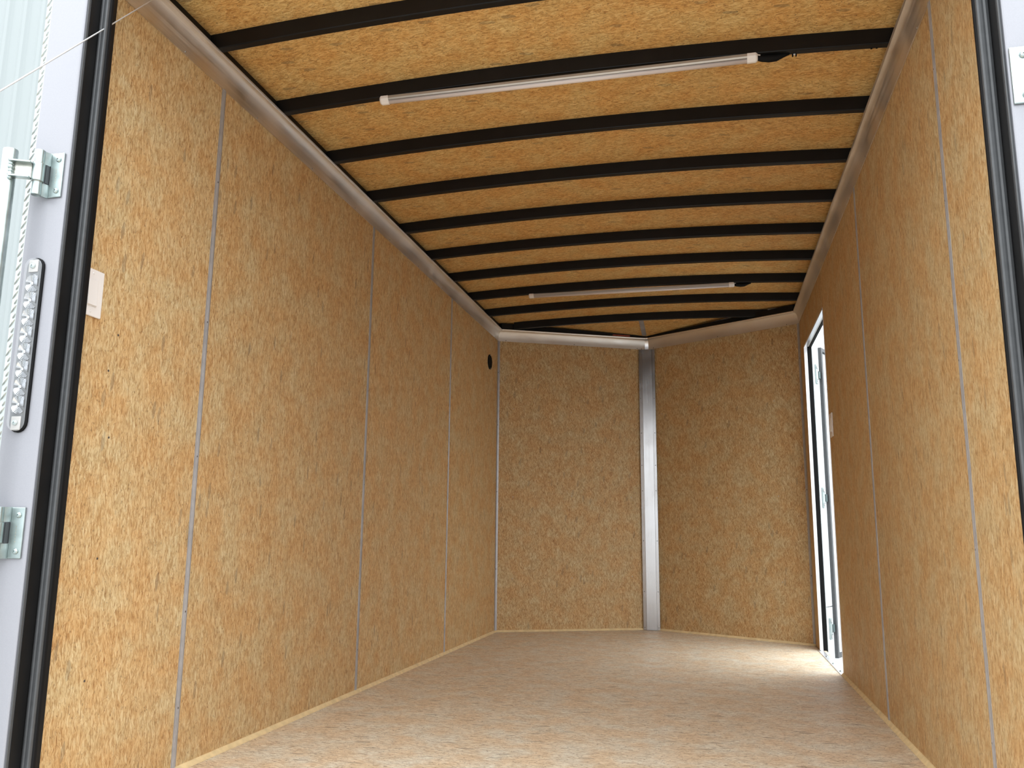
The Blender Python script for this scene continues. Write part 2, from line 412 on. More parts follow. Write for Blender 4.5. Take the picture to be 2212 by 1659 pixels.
panel(wr_, 'osb_right', XW, XW + .011, DO0 + g, DO1 - g, DZ1 + .004, ZT)
panel(wr_, 'osb_right', XW, XW + .011, DO1 + g, YCR, .004, ZT)
for y in RIGHT_SEAMS: strip(wr_, XW, 1, y, .012, H1 + .01)
# screws in the boards
for y, z in ((1.803, 1.145), (1.804, .882), (1.804, .585), (1.78, 1.048), (1.80, .30)):
    screw(wl_, SM_dark, (-XW, y, z), (1, 0, 0))
for y in LEFT_SEAMS:
    for z in (.18, .45, .86, 1.30, 1.72): screw(wl_, SM_dark, (-XW + .0022, y, z + random.uniform(-.03, .03)), (1, 0, 0))
for y in RIGHT_SEAMS:
    for z in (.22, .62, 1.05, 1.48, 1.85): screw(wr_, SM_dark, (XW - .0022, y, z + random.uniform(-.03, .03)), (-1, 0, 0))

# ---- nose walls (local x along the wall)
def nose_wall(name, A, B, mat, label):
    t = (B - A); ln = t.length; ang = math.atan2(t.y, t.x)
    root = bpy.data.objects.new('tmp', None)
    Wm = Matrix.Translation((A.x, A.y, 0)) @ Matrix.Rotation(ang, 4, 'Z')
    mb = MB().box(-.03, ln + .03, .013, .03, -.12, ZT + .06)
    o = mb.build(name, 'white_metal', base=False); o.matrix_world = Wm; WM[o.name] = Wm
    struct(o, label, 'wall')
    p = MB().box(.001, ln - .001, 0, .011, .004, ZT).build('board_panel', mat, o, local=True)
    return o, ln
P0_, P1_, P2_, P3_, P4_ = PATH
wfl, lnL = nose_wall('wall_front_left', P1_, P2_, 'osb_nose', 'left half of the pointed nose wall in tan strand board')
wfr, lnR = nose_wall('wall_front_right', P2_, P3_, 'osb_nose', 'right half of the pointed nose wall in tan strand board')
for w_, ln in ((wfl, lnL), (wfr, lnR)):
    for x in (.12, .55, 1.0):
        for z in (.35, .9, 1.5):
            s_ = bpy.data.objects.new('screw', SM_small); COL.objects.link(s_); s_.parent = w_
            s_.matrix_basis = Matrix.Translation((x, 0, z + .05 * random.random())) @ Matrix.Rotation(PI / 2, 4, 'X')

# ---- coves (mitred), top rails, base fillets
def sweep(profile, k0, k1, name, mat, parent=None, closed=True, smooth=True, y_end=None, bevel=0):
    """profile: list of (inset, z); swept along the wall path from corner k0 to k1"""
    secs = [[], []]
    for d, z in profile:
        op = offset_path(d); a, b_ = op[k0].copy(), op[k1].copy()
        if y_end is not None:
            if k0 == 0: a.y = y_end
            if k1 == 4: b_.y = y_end
        secs[0].append((a.x, a.y, z)); secs[1].append((b_.x, b_.y, z))
    mb = MB(); mb.loft(secs, closed, smooth)
    return mb
cove = [(0.0005, H1 - .004), (.0030, H1 - .004), (.0034, H1 + .006)]
N_ = 10
for i in range(1, N_ + 1):
    t = (PI / 2) * i / N_
    cove.append((.0034 + .0290 * (1 - math.cos(t)), H1 + .006 + .064 * math.sin(t)))
cove += [(.0345, H2 - .001), (.0355, H2 + .003), (.0330, H2 + .006), (.029, H2 + .0062)]
back = [(max(.0005, d - .0025), z + .0015) for d, z in reversed(cove[3:-4])]
cove += [(.029, H2 + .004)] + back
COVES = []
for i, (k0, k1, mt, lb) in enumerate(((0, 1, 'cove', 'long aluminium cove strip along the top of the left wall'),
                                      (3, 4, 'cove', 'long aluminium cove strip along the top of the right wall'),
                                      (1, 2, 'cove_nose', 'short aluminium cove strip over the left nose wall'),
                                      (2, 3, 'cove_nose', 'short aluminium cove strip over the right nose wall'))):
    o = sweep(cove, k0, k1, 'c', mt, smooth=True).build('trim_%d' % (i + 1), mt)
    for p in o.data.polygons: p.use_smooth = True
    o.data.set_sharp_from_angle(angle=.7)
    struct(o, lb, 'trim'); COVES.append(o)
for y in [1.968 - .4067 * 0 + .4067 * k for k in range(10)]:
    if y < 5.65: screw(COVES[0], SM_small, (-XW + .0034, y, H1 + .003), (1, 0, 0))
for k in range(9): screw(COVES[1], SM_small, (XW - .0034, 1.89 + .4067 * k, H1 + .001), (-1, 0, 0))
for o, A, B in ((COVES[2], P1_, P2_), (COVES[3], P2_, P3_)):
    t = (B - A).normalized(); nrm = Vector((t.y, -t.x))
    for f in (.05, .5, .93):
        p = A.lerp(B, f) + nrm * .0034; screw(o, SM_dark, (p.x, p.y, H1 + .003), (nrm.x, nrm.y, 0))

# black top rails behind the coves, carrying the bow ends
def rail(k0, k1, nm, lb, d0, d1, z0, z1):
    o = sweep([(d0, z0), (d1, z0), (d1, z1), (d0, z1)], k0, k1, nm, None, smooth=False).build(nm, 'black_steel')
    return struct(o, lb, 'rail')
rail(0, 1, 'trim_5', 'black steel top rail behind the left cove strip', -.010, .006, H2 + .0065, 2.1605)
rail(3, 4, 'trim_6', 'black steel top rail behind the right cove strip', -.010, .006, H2 + .0065, 2.1605)
def nose_rail(k0, k1, nm, lb):
    sec = []
    for k in (k0, k1):
        zt = 2.130 if k == 2 else 2.158
        sec.append([(offset_path(d)[k].x, offset_path(d)[k].y, z) for d, z in ((-.02, H2 + .0065), (.030, H2 + .0065), (.030, zt), (-.02, zt))])
    return struct(MB().loft(sec, True, False).build(nm, 'black_steel'), lb, 'rail')
nose_rail(1, 2, 'trim_7', 'black steel rail above the left nose cove strip')
nose_rail(2, 3, 'trim_8', 'black steel rail above the right nose cove strip')

# pale base fillet between wall and floor
for nm, k0, k1, lb, yy in (('baseboard_left', 0, 1, 'thin pale wood edge strip at the foot of the left wall', 1.60),
                       ('baseboard_front_left', 1, 2, 'thin pale wood edge strip at the foot of the left nose wall', None),
                       ('baseboard_front_right', 2, 3, 'thin pale wood edge strip at the foot of the right nose wall', None)):
    o = sweep([(0, .0005), (.013, .0005), (.0115, .0035), (.0035, .012), (0, .013)], k0, k1, nm, None, smooth=False, y_end=yy).build(nm, 'pale_wood'); struct(o, lb, 'baseboard')
mb = MB()
prof = [(0, .0005), (.013, .0005), (.0115, .0035), (.0035, .012), (0, .013)]
mb.loft([[(XW - d, 1.60, z) for d, z in prof], [(XW - d, DO0 - .01, z) for d, z in prof]])
struct(mb.build('baseboard_right', 'pale_wood'), 'thin pale wood edge strip at the foot of the right wall', 'baseboard')

# ---- vertical corner strips and the nose post
def corner_strip(k, nm, lb, x_in, y_c):
    P = PATH[k]; a = (PATH[k - 1] - P).normalized(); b_ = (PATH[k + 1] - P).normalized(); o1 = offset_path(.0025)[k]; o2 = offset_path(.0045)[k]
    w = .014
    pts = [P + (P - o1) * .2, P + a * w, P + a * w + (o1 - P) * .55, o2, P + b_ * w + (o1 - P) * .55, P + b_ * w]
    o = MB().prism([(p.x, p.y) for p in pts], .012, H1 - .002).build(nm, 'alu_strip')
    return struct(o, lb, 'trim')
c1 = corner_strip(1, 'trim_9', 'narrow aluminium strip down the left corner of the nose', 0, 0)
c2 = corner_strip(3, 'trim_10', 'narrow aluminium strip down the right corner of the nose', 0, 0)
for z in (.42, .95, 1.42, 1.8):
    screw(c1, SM_dark, (-XW + .006, YCL - .004, z), (.7, -.7, 0)); screw(c2, SM_dark, (XW - .006, YCR - .004, z), (-.7, -.7, 0))
# nose post: flat face with folded flanges on each nose wall
tL = (P2_ - P1_).normalized(); tR = (P3_ - P2_).normalized()
nL = Vector((tL.y, -tL.x)); nR = Vector((tR.y, -tR.x))
fl_x = .036
yf = 6.176
pl = lambda s: P2_ - tL * s; pr = lambda s: P2_ + tR * s
poly = [pl(.064), Vector((-.059, yf + .0108)), Vector((-fl_x, yf + .009)) , Vector((-fl_x + .002, yf)), Vector((fl_x, yf)), Vector((fl_x + .002, yf + .009)), Vector((.057, yf + .0108)), pr(.062), Vector((0, YN - .008))]
post = struct(MB().prism([(p.x, p.y) for p in poly], .002, H1 - .012).build('trim_11', 'alu_flat'), 'flat shiny aluminium post up the centre of the nose', 'trim')
for z in (1.655, 1.398, 1.161, .976, .62, .265, .018):
    screw(post, SM_dark, (-.049, yf + .0096, z), (0, -1, 0)); screw(post, SM_dark, (.048, yf + .0096, z), (0, -1, 0))
# bright cap where the two nose coves meet
capsec = []
for sx in (-1, 1):
    sec = []
    for d, z in [(.004, H1 - .022)] + cove[1:N_ + 3] + [(.0365, H2 + .004)]:
        op = offset_path(d + .0025)[2]; sec.append((sx * .050, op.y - .004, z + (0 if z > H1 else 0)))
    capsec.append(sec + [(sx * .050, sec[-1][1] + .05, H2 + .003), (sx * .050, sec[0][1] + .05, H1 - .022)])
cap = MB().loft(capsec, True, True).build('trim_12', 'alu_bright'); cap.data.set_sharp_from_angle(angle=.6)
struct(cap, 'small bright aluminium cap over the joint of the nose coves', 'trim')
screw(cap, SM_dark, (-.036, 6.170, H1 - .008), (0, -1, 0))
# ceiling centre strip at the nose
mb = MB()
for i in range(2): pass
zc_ = lambda y: 2.1900 - .145 * (y - 5.768)
for x0, x1, d in ((-.030, .002, .0035), (-.022, -.006, .0055)):
    mb.loft([[(x, y, z) for x, z in ((x0, zc_(y) - d), (x1, zc_(y) - d), (x1, zc_(y) + .002), (x0, zc_(y) + .002))] for y in (5.770, 6.165)])
cs = struct(mb.build('trim_13', 'alu_strip'), 'short aluminium strip on the ceiling at the nose tip', 'trim')
# label
lab = MB(); t = (P2_ - P1_).normalized(); base = P1_ + t * 0
a_ = Vector((-.245, 0)); 
def on_rail(x): # point on the left nose rail face
    o1 = offset_path(.0305); A, B = o1[1], o1[2]; k = (x - A.x) / (B.x - A.x); return A + (B - A) * k
pa, pb = on_rail(-.24), on_rail(-.118)
lab.loft([[(pa.x, pa.y, H2 + .009), (pb.x, pb.y, H2 + .009), (pb.x, pb.y + .001, H2 + .009), (pa.x, pa.y + .001, H2 + .009)],
          [(pa.x, pa.y, H2 + .019), (pb.x, pb.y, H2 + .019), (pb.x, pb.y + .001, H2 + .019), (pa.x, pa.y + .001, H2 + .019)]])
tag(lab.build('sticker', 'red_label'), 'small red-brown sticker on the black rail above the left nose cove', 'sticker')

# ------------------------------------------------------------------ roof bows
ordn = ['nearest the rear doorway, cut by the top of the picture', 'second from the rear doorway, with the near light strip behind it', 'third from the rear doorway, just past the near light strip',
        'fourth from the rear doorway', 'fifth from the rear doorway', 'sixth from the rear doorway', 'seventh from the rear doorway',
        'eighth from the rear doorway, carrying the far light strip', 'ninth from the rear doorway, just past the far light strip', 'last one, next to the nose']
def bow_mesh(hx):
    mb = MB(); sec = []
    nn = 28
    for i in range(nn + 1):
        x = -hx + 2 * hx * i / nn; zb = 2.1400 - .0280 * x * x; zt = ceil_z(x) - .0008; r = .003
        sec.append([(x, 0, zt), (x, 0, zb + r), (x, .0009, zb + .0009), (x, r, zb), (x, .026 - r, zb), (x, .0251, zb + .0009), (x, .026, zb + r), (x, .026, zt)])
    mb.loft(sec, True, False); return mb
b0 = None
for k in range(10):
    yfar = 2.105 + .4070 * k; y0 = yfar - .026
    if k == 0 or k == 9:
        mb = bow_mesh(1.024 if k == 0 else .915)
        mb.v = [(x, y + y0, z) for x, y, z in mb.v]; o = mb.build('roof_bow', 'black_steel', base=False)
        if k == 0:
            b0 = o; cx_ = Matrix.Translation((0, y0 + .011, 2.12)); o.data.transform(cx_.inverted()); o.matrix_world = cx_
        else:
            cx_ = Matrix.Translation((0, y0 + .011, 2.12)); o.data.transform(cx_.inverted()); o.matrix_world = cx_
    else:
        o = b0.copy(); COL.objects.link(o); o.location.y = y0 + .011
    tag(o, 'black steel roof bow ' + ordn[k], 'roof beam', 'black roof bows under the ceiling')

# ------------------------------------------------------------------ LED strip lights
def led(yc, x0, x1, z, lab, near):
    t = thing('strip_light', ((x0 + x1) / 2, yc, z))
    # channel hugging the bow and tilted diffuser below
    def ext(prof, a, b_, nm, mat, sm=True, bev=0):
        return MB().loft([[(a, yc + y * K_, z + zz * K_) for y, zz in prof], [(b_, yc + y * K_, z + zz * K_) for y, zz in prof]], True, sm).build(nm, mat, t, bevel=bev)
    K_ = .84
    ch = [(-.016, .004), (-.016, .014), (.010, .018), (.012, .004), (.004, -.001), (-.012, -.001)]
    ext(ch, x0 + .02, x1 - .02, 'channel', 'alu_channel', False)
    df = [(-.006, -.001)] + [(.004 + .0105 * math.cos(a), -.002 + .0105 * math.sin(a)) for a in [PI * (1.05 + .95 * i / 8) for i in range(9)]] + [(.013, .004)]
    ext(df, x0 + .03, x1 - .03, 'diffuser', 'diffuser', True)
    capp = [(-.017, .003), (-.016, .016), (.010, .019), (.0155, .006), (.0150, -.006), (.009, -.0135), (-.001, -.0135), (-.012, -.003)]
    for a, b_, s in ((x0, x0 + .032, 1), (x1 - .032, x1, -1)):
        mb = MB(); xs = [a, a + .006, b_ - .006, b_] if s > 0 else [a, a + .006, b_ - .006, b_]
        sc = [.72, 1, 1, 1] if s > 0 else [1, 1, 1, .72]
        mb.loft([[(x, yc + y * q * K_, z + (.002 + (zz - .002) * q) * K_) for y, zz in capp] for x, q in zip(xs, sc)], True, False)
        mb.build('end_cap', 'white_plastic', t, bevel=.0012)
    # black sleeve and short lead at the right end
    pts = [(x1 - .002, yc + .002, z + .001), (x1 + .012, yc + .006, z + .001), (x1 + .035, yc + .010, z), (x1 + .055, yc + .012, z + .001), (x1 + .075, yc + .012, z + .006), (x1 + .095, yc + .010, z + .009)]
    MB().tube(pts, [.007, .010, .0115, .011, .007, .0035], 12).build('sleeve', 'black_rubber', t)
    MB().tube([(x1 - .002, yc - .004, z + .010), (x1 + .008, yc - .002, z + .008)], .002, 8).build('plug', 'white_plastic', t)
    if near:
        for dx in (.103, .113): MB().box(x1 + dx, x1 + dx + .004, yc + .012, yc + .018, z + .001, z + .010).build('clip', 'black_rubber', t)
        MB().box(x1 + .107, x1 + .113, yc + .013, yc + .016, z + .005, z + .010).build('clip', 'white_plastic', t)
        for dx in (.33, .345): MB().box(x1 + dx, x1 + dx + .005, yc + .012, yc + .017, z - .004, z + .004).build('clip', 'black_rubber', t)
    return tag(t, lab, 'light')
led(2.494, -.632, .618, 2.1165, 'long white LED strip light behind the second roof bow, nearest the doorway', True)
led(4.938, -.632, .608, 2.1165, 'long white LED strip light far back behind the eighth roof bow', False)

# ------------------------------------------------------------------ wall switches, vent
def wall_switch(x, sx, y, z, label, w=.076, h=.118, gx=0):
    t = thing('light_switch', (x, y, z - h / 2)); i = -sx
    def bx(y0, y1, z0, z1, d0, d1, nm, mat, bev):
        a, b_ = sorted((x + i * d0, x + i * d1)); return MB().box(a, b_, y0, y1, z0, z1).build(nm, mat, t, bevel=bev)
    bx(y - w / 2, y + w / 2, z - h / 2, z + h / 2, .0002, .0065, 'cover_plate', 'white_plastic', .0025)
    bx(y - .0175, y + .0175, z - .0345, z + .0345, .0062, .0078, 'switch_frame', 'white_plastic', .0005)
    # rocker: wedge
    mb = MB(); q = lambda d: x + i * d
    mb.loft([[(q(.006), y - .0155, z - .0325), (q(.006), y + .0155, z - .0325), (q(.006), y + .0155, z + .0325), (q(.006), y - .0155, z + .0325)],
             [(q(.0115), y - .0155, z - .0325), (q(.0115), y + .0155, z - .0325), (q(.0082), y + .0155, z + .0325), (q(.0082), y - .0155, z + .0325)]])
    mb.build('rocker', 'white_plastic', t, bevel=.0008)
    for dz in (-.048, .048): screw(t, SM_white, (q(.0064), y, z + dz), (i, 0, 0))
    return tag(t, label, 'switch')
wall_switch(-XW, -1, 1.690, 1.226, 'white rocker light switch on the left wall beside the rear doorway')
sw2 = wall_switch(XW, 1, 4.385, 1.203, 'white rocker light switch on the right wall beside the open side door')

t = thing('air_vent', (-XW, 5.502, 1.778))
mb = MB(); R_ = .052; ring = []
for rr, d in ((R_, 0), (R_, .004), (R_ - .005, .0065), (R_ - .012, .0062), (R_ - .013, .003)):
    ring.append([(-XW + d, 5.502 + rr * math.cos(2 * PI * k / 32), 1.830 + rr * math.sin(2 * PI * k / 32)) for k in range(32)])
mb.loft(ring, True, True, caps=False); mb.build('ring', 'black_rubber', t)
mb = MB(); mb.loft([[(-XW + d, 5.502 + .0395 * math.cos(2 * PI * k / 32), 1.830 + .0395 * math.sin(2 * PI * k / 32)) for k in range(32)] for d in (.001, .0035)]); mb.build('disc', 'black_rubber', t)
for k in range(-3, 4):
    hw = math.sqrt(.038 ** 2 - (k * .0105) ** 2); MB().box(-XW + .003, -XW + .0058, 5.502 - hw, 5.502 + hw, 1.830 + k * .0105 - .0022, 1.830 + k * .0105 + .0022).build('slat', 'black_rubber', t)
for dz in (-.0455, .0455): screw(t, SM_small, (-XW + .0062, 5.502, 1.830 + dz), (1, 0, 0))
tag(t, 'small round black vent cover high on the left wall by the nose corner', 'vent')

# ------------------------------------------------------------------ rear doorway frame
fr = thing('door_1', (0, 1.55, -.1))
tag(fr, 'silver rear doorway frame lined with black steel and rubber seal', 'door frame', kind='structure')
ZB, ZH = -.30, 2.262
for s in (-1, 1):
    def pr_(pts): return [(s * x, y) for x, y in pts]
    # silver post with rounded inner edge
    poly = [(1.060, 1.509), (.970, 1.509), (.9665, 1.5093), (.964, 1.511), (.963, 1.5135), (.963, 1.600), (1.060, 1.600)]
    o = MB().prism(pr_(poly), ZB, ZH).build('post', 'silver_paint', fr)
    MB().prism(pr_([(.9632, 1.5135), (.9590, 1.5095), (.9575, 1.5105), (.9570, 1.514), (.9570, 1.56), (.9632, 1.56)]), ZB, ZH).build('edge_trim', 'bulb_rubber', fr)
    MB().prism(pr_([(.9570, 1.516), (.9560, 1.516), (.9560, 1.549), (.9660, 1.552), (.9660, 1.59), (1.0295, 1.59), (1.0295, 1.600), (.9570, 1.600)]), ZB, ZH).build('black_liner', 'black_steel', fr)
    # ridged bulb seal
    sl = [(.9560, 1.5475), (.9545, 1.5455), (.950, 1.5440), (.9465, 1.5450), (.943, 1.5440), (.9385, 1.5435), (.9355, 1.5450), (.9345, 1.548), (.9345, 1.5500), (.9560, 1.5525)]
    MB().prism(pr_(sl), ZB + .2, ZH).build('bulb_seal', 'bulb_rubber', fr)
    MB().prism(pr_([(.9350, 1.5502), (.9320, 1.5535), (.9320, 1.5600), (.9560, 1.5600), (.9560, 1.5530)]), ZB + .2, ZH).build('seal_channel', 'black_rubber', fr)
    MB().prism(pr_([(.9560, 1.5601), (.9560, 1.589), (1.0292, 1.589), (1.0292, 1.5601)]), ZB + .2, ZH).build('inner_post', 'black_steel', fr)
MB().box(-.9572, .9572, 1.509, 1.60, 2.10, 2.262).build('header', 'silver_paint', fr)
MB().box(-1.06, 1.06, 1.515, 1.60, -.30, -.031).build('sill', 'black_steel', fr)

# tread-plate corner strip beside the left post
tp = thing('corner_guard', (-1.07, 1.52, -.3))
ga, gb = Vector((-1.0612, 1.5120)), Vector((-1.0815, 1.5160)); gt = (gb - ga); gn = Vector((gt.y, -gt.x)).normalized()
if gn.y > 0: gn = -gn
q = [ga, gb, gb + Vector((-.004, .030)), gb + Vector((-.001, .030)), gb - gn * .002 + Vector((.002, 0)), ga - gn * .002]
mb = MB(); mb.prism([(p.x, p.y) for p in q], -.30, 2.27); mb.build('plate', 'tread', tp)
MB().prism([(p.x, p.y) for p in (ga, ga + gn * .0012, ga + gt * .10 + gn * .0012, ga + gt * .10)], -.30, 2.27).build('rim', 'tread', tp)
z = -.28; k = 0
ribm = None
while z < 2.2:
    n3 = Vector((gn.x, gn.y, 0)); c0 = ga + gt * .12; c1 = ga + gt * (1.04 if k % 2 == 0 else .62)
    dz = -.020 if k % 2 == 0 else -.013
    p0 = Vector((0, 0, -dz / 2)) + Vector((c0.x, c0.y, 0)); p1 = Vector((c1.x, c1.y, dz / 2)); ax = (p1 - p0).normalized(); sd = ax.cross(n3); pm = (p0 + p1) / 2
    pts = [p0, pm + sd * .0022, p1, pm - sd * .0022, p0.lerp(p1, .3) + n3 * .0020, p0.lerp(p1, .75) + n3 * .0024]
    pts = [p + Vector((0, 0, z)) for p in pts]
    MB().add(pts, [(0, 1, 4), (1, 5, 4), (1, 2, 5), (2, 3, 5), (3, 4, 5), (3, 0, 4)]).build('raised_bar', 'tread', tp)
    z += .0165; k += 1
tag(tp, 'bright tread-plate aluminium corner guard beside the left door post', 'trim')

# ------------------------------------------------------------------ zinc hinges, lock bar
def hinge(sx, zc, label, inner=.9745):
    """leaf on the post face at Y 1.509, knuckle outboard"""
    t = thing('hinge', (sx * 1.0, 1.50, zc - .06)); X = lambda x: sx * x
    y = 1.5085; th = .0042; zt, zb = zc + .0535, zc - .0535
    # leaf: flat part plus a jogged tab above and below
    def leaf(x0, x1, x2, za, zb_):
        prof = [(x0, y), (x0, y - th), (x1, y - th), (x2, y - .019), (x2 + .0035, y - .016), (x1 + .002, y)]
        return [(X(px), py) for px, py in prof], za, zb_
    mb = MB(); mb.box(min(X(inner), X(1.0085)), max(X(inner), X(1.0085)), y - th, y, zb, zt)
    mb.build('leaf', 'zinc', t, bevel=.0018)
    for za, zb_ in ((zt - .031, zt), (zb, zb + .031)):
        pr3, z0, z1 = leaf(1.006, 1.0105, 1.0155, za, zb_)
        MB().prism(pr3, z0, z1).build('knuckle_arm', 'zinc', t)
        cx, cy = X(1.0215), y - .0235
        mb = MB(); ring = lambda r, z_: [(cx + r * math.cos(2 * PI * k / 24), cy + r * math.sin(2 * PI * k / 24), z_) for k in range(24)]
        mb.loft([ring(.0055, z0 + .002), ring(.0095, z0), ring(.0105, z0 + .001), ring(.0105, z1 - .001), ring(.0095, z1), ring(.0055, z1 - .001)], True, True); o = mb.build('knuckle', 'zinc', t); o.data.set_sharp_from_angle(angle=.6)
    MB().box(min(X(1.0095), X(1.012)), max(X(1.0095), X(1.012)), y - .014, y - .001, zb + .032, zt - .032).build('gap_plate', 'lamp_body', t)
    for dz, dx in ((.037, .988), (-.038, .987)): screw(t, SM_big, (X(dx), y - th, zc + dz), (0, -1, 0))
    # stamped marks on the leaf (worn, unreadable)
    mb = MB()
    for k in range(6): mb.box(min(X(.990), X(.9925)), max(X(.990), X(.9925)), y - th - .0003, y - th, zc - .020 + k * .0062, zc - .0165 + k * .0062)
    mb.build('stamp', 'zinc_yellow', t)
    return tag(t, label, 'hinge', 'zinc hinges on the rear door posts')
ZH1, ZH2 = 1.446, .646
hinge(-1, ZH1, 'zinc-plated hinge above the tail light on the left door post')
hinge(-1, ZH2, 'zinc-plated hinge below the tail light on the left door post')
hinge(1, 1.447, 'zinc-plated hinge on the right door post at the picture edge', .9665)
# lock bar with brackets turning in the hinges
lb_ = thing('lock_bar', (-1.075, 1.462, .0))
pipe = MB(); cx, cy = -1.0775, 1.4600
secs = []
for r, z_ in ((.0125, .02), (.0150, .018), (.0155, .020), (.0155, 1.493), (.0150, 1.495), (.0125, 1.495), (.0120, 1.485)):
    secs.append([(cx + r * math.cos(2 * PI * k / 32), cy + r * math.sin(2 * PI * k / 32), z_) for k in range(32)])
pipe.loft(secs, True, True); po = pipe.build('pipe', 'zinc', lb_); po.data.set_sharp_from_angle(angle=.7)
for zc in (ZH1, ZH2):
    # centre knuckle
    mb = MB(); kx, ky = -1.0215, 1.485
    ring = lambda r, z_: [(kx + r * math.cos(2 * PI * k / 24), ky + r * math.sin(2 * PI * k / 24), z_) for k in range(24)]
    mb.loft([ring(.0118, zc - .0215), ring(.0132, zc - .0205), ring(.0132, zc + .0205), ring(.0118, zc + .0215)], True, True); o = mb.build('centre_knuckle', 'zinc', lb_); o.data.set_sharp_from_angle(angle=.6)
    for dz in (-.0225, .0225):
        mb = MB(); mb.loft([ring(.0112, zc + dz - .0008), ring(.0112, zc + dz + .0008)], True, True); mb.build('washer', 'zinc_yellow', lb_)
    # channel bracket: front plate with two flanges, skewed from knuckle to pipe
    A = Vector((-1.0300, 1.4745)); B = Vector((-1.0680, 1.4560)); d = (B - A).normalized(); n_ = Vector((-d.y, d.x)); n_ = n_ if n_.y > 0 else -n_
    def cbox(z0, z1, o0, o1, nm, mat='zinc'):
        pts = [A + n_ * o0, B + n_ * o0, B + n_ * o1, A + n_ * o1]
        return MB().prism([(p.x, p.y) for p in pts], z0, z1).build(nm, mat, lb_)
    cbox(zc - .0195, zc + .0195, .000, .0035, 'bracket_plate', 'zinc_yellow')
    cbox(zc + .0160, zc + .0195, -.014, .0002, 'bracket_flange')
    cbox(zc - .0195, zc - .0160, -.014, .0002, 'bracket_flange')
    # weld beads
    mb = MB()
    for k in range(6):
        q = Vector((-1.0640, 1.4520, zc - .021 + k * .0082)); r = .0056 + .0010 * (k % 2)
        mb.loft([[(q.x + r * sn * math.cos(2 * PI * i / 8), q.y + r * sn * math.sin(2 * PI * i / 8), q.z + r * c_) for i in range(8)] for sn, c_ in ((.3, -.95), (.8, -.6), (1, 0), (.8, .6), (.3, .95))], True, True)
    mb.build('weld_bead', 'zinc', lb_)
tag(lb_, 'vertical zinc-plated lock bar pipe welded to brackets at the left edge', 'lock bar')

# ------------------------------------------------------------------ tail light on the left post
tl = thing('tail_light', (-1.018, 1.509, .852))
cxl = -1.0185; zl0, zl1 = .860, 1.250; yl = 1.509
tilt = 0.0
def stad(r, n=10, dz=0.0, sx=1.0):
    pts = []
    for k in range(n + 1):
        a = PI * k / n; pts.append((cxl + r * math.cos(a), zl1 - .021 - dz + r * math.sin(a)))
    for k in range(n + 1):
        a = PI + PI * k / n; pts.append((cxl + r * math.cos(a), zl0 + .021 + dz + r * math.sin(a)))
    return pts
def stad_solid(rs, nm, mat, parent=tl, sm=True):
    mb = MB(); mb.loft([[(x, yl - y, z) for x, z in stad(r)] for r, y in rs], True, sm)
    o = mb.build(nm, mat, parent); o.data.set_sharp_from_angle(angle=.6); return o
stad_solid([(.0225, .0002), (.0225, .004), (.0205, .006)], 'gasket', 'black_rubber')
stad_solid([(.0195, .004), (.0195, .0075), (.018, .0085)], 'housing', 'lamp_body')
nC = 8
zc0, zc1 = zl0 + .040, zl1 - .040
for k in range(nC):
    # shell-shaped chrome cell: two fans of concentric ridges
    zc = zc0 + (k + .5) * (zc1 - zc0) / nC; hz = (zc1 - zc0) / nC * .49; mb = MB()
    for fz, f0, f1, oz in ((1, -.15 * PI, .95 * PI, .001), (-1, 1.02 * PI, 1.75 * PI, -.002)):
        R = [(.0030, .0), (.0050, .0022), (.0058, .0), (.0082, .0022), (.0090, .0), (.0114, .0022), (.0122, .0), (.0146, .0022), (.0154, .0), (.0178, .0022), (.0186, .0), (.0200, .0016)]
        secs = []
        for r, h in R:
            secs.append([(cxl + .002 + max(-.0165, min(.0140, r * math.cos(f0 + (f1 - f0) * i / 10))), yl - .0090 - h, zc + oz + max(-hz, min(hz, r * math.sin(f0 + (f1 - f0) * i / 10)))) for i in range(11)])
        mb.loft(secs, False, False, caps=False)
    mb.box(cxl - .004, cxl + .004, yl - .0100, yl - .0085, zc - .003, zc + .003)
    mb.build('reflector_cell', 'reflector', tl)
for zc in (zl1 - .019, zl0 + .019):
    MB().box(cxl - .012, cxl + .012, yl - .0105, yl - .0084, zc - .016 * (1 if zc < 1 else .9) , zc + .014).build('screw_seat', 'alu_channel', tl, bevel=.002)
    screw(tl, SM_big, (cxl - .001, yl - .0105, zc), (0, -1, 0))
stad_solid([(.0200, .0080), (.0200, .0125), (.0185, .0150), (.015, .0162)], 'lens', 'lens')
tag(tl, 'long oval tail light with clear lens and chrome reflector cells', 'tail light')

# ------------------------------------------------------------------ cable crossing the top left corner
A = Vector((-.94, 1.790, 2.115)); B = Vector((-.94, -.340, -.370))
def cab(y): return (-.94, y, 1.525 + (y - 1.284) * 1.1675)
mb = MB(); mb.tube([cab(1.80), cab(1.2), cab(.5), cab(-.34)], .0016, 10)
cb_ = thing('steel_cable', cab(-.34))
mb.build('wire', 'cable', cb_)
MB().box(-.947, -.933, 1.785, 1.812, 2.120, 2.17).build('upper_anchor', 'zinc', cb_)
tag(cb_, 'thin pale steel cable stretched across the upper left corner', 'cable')

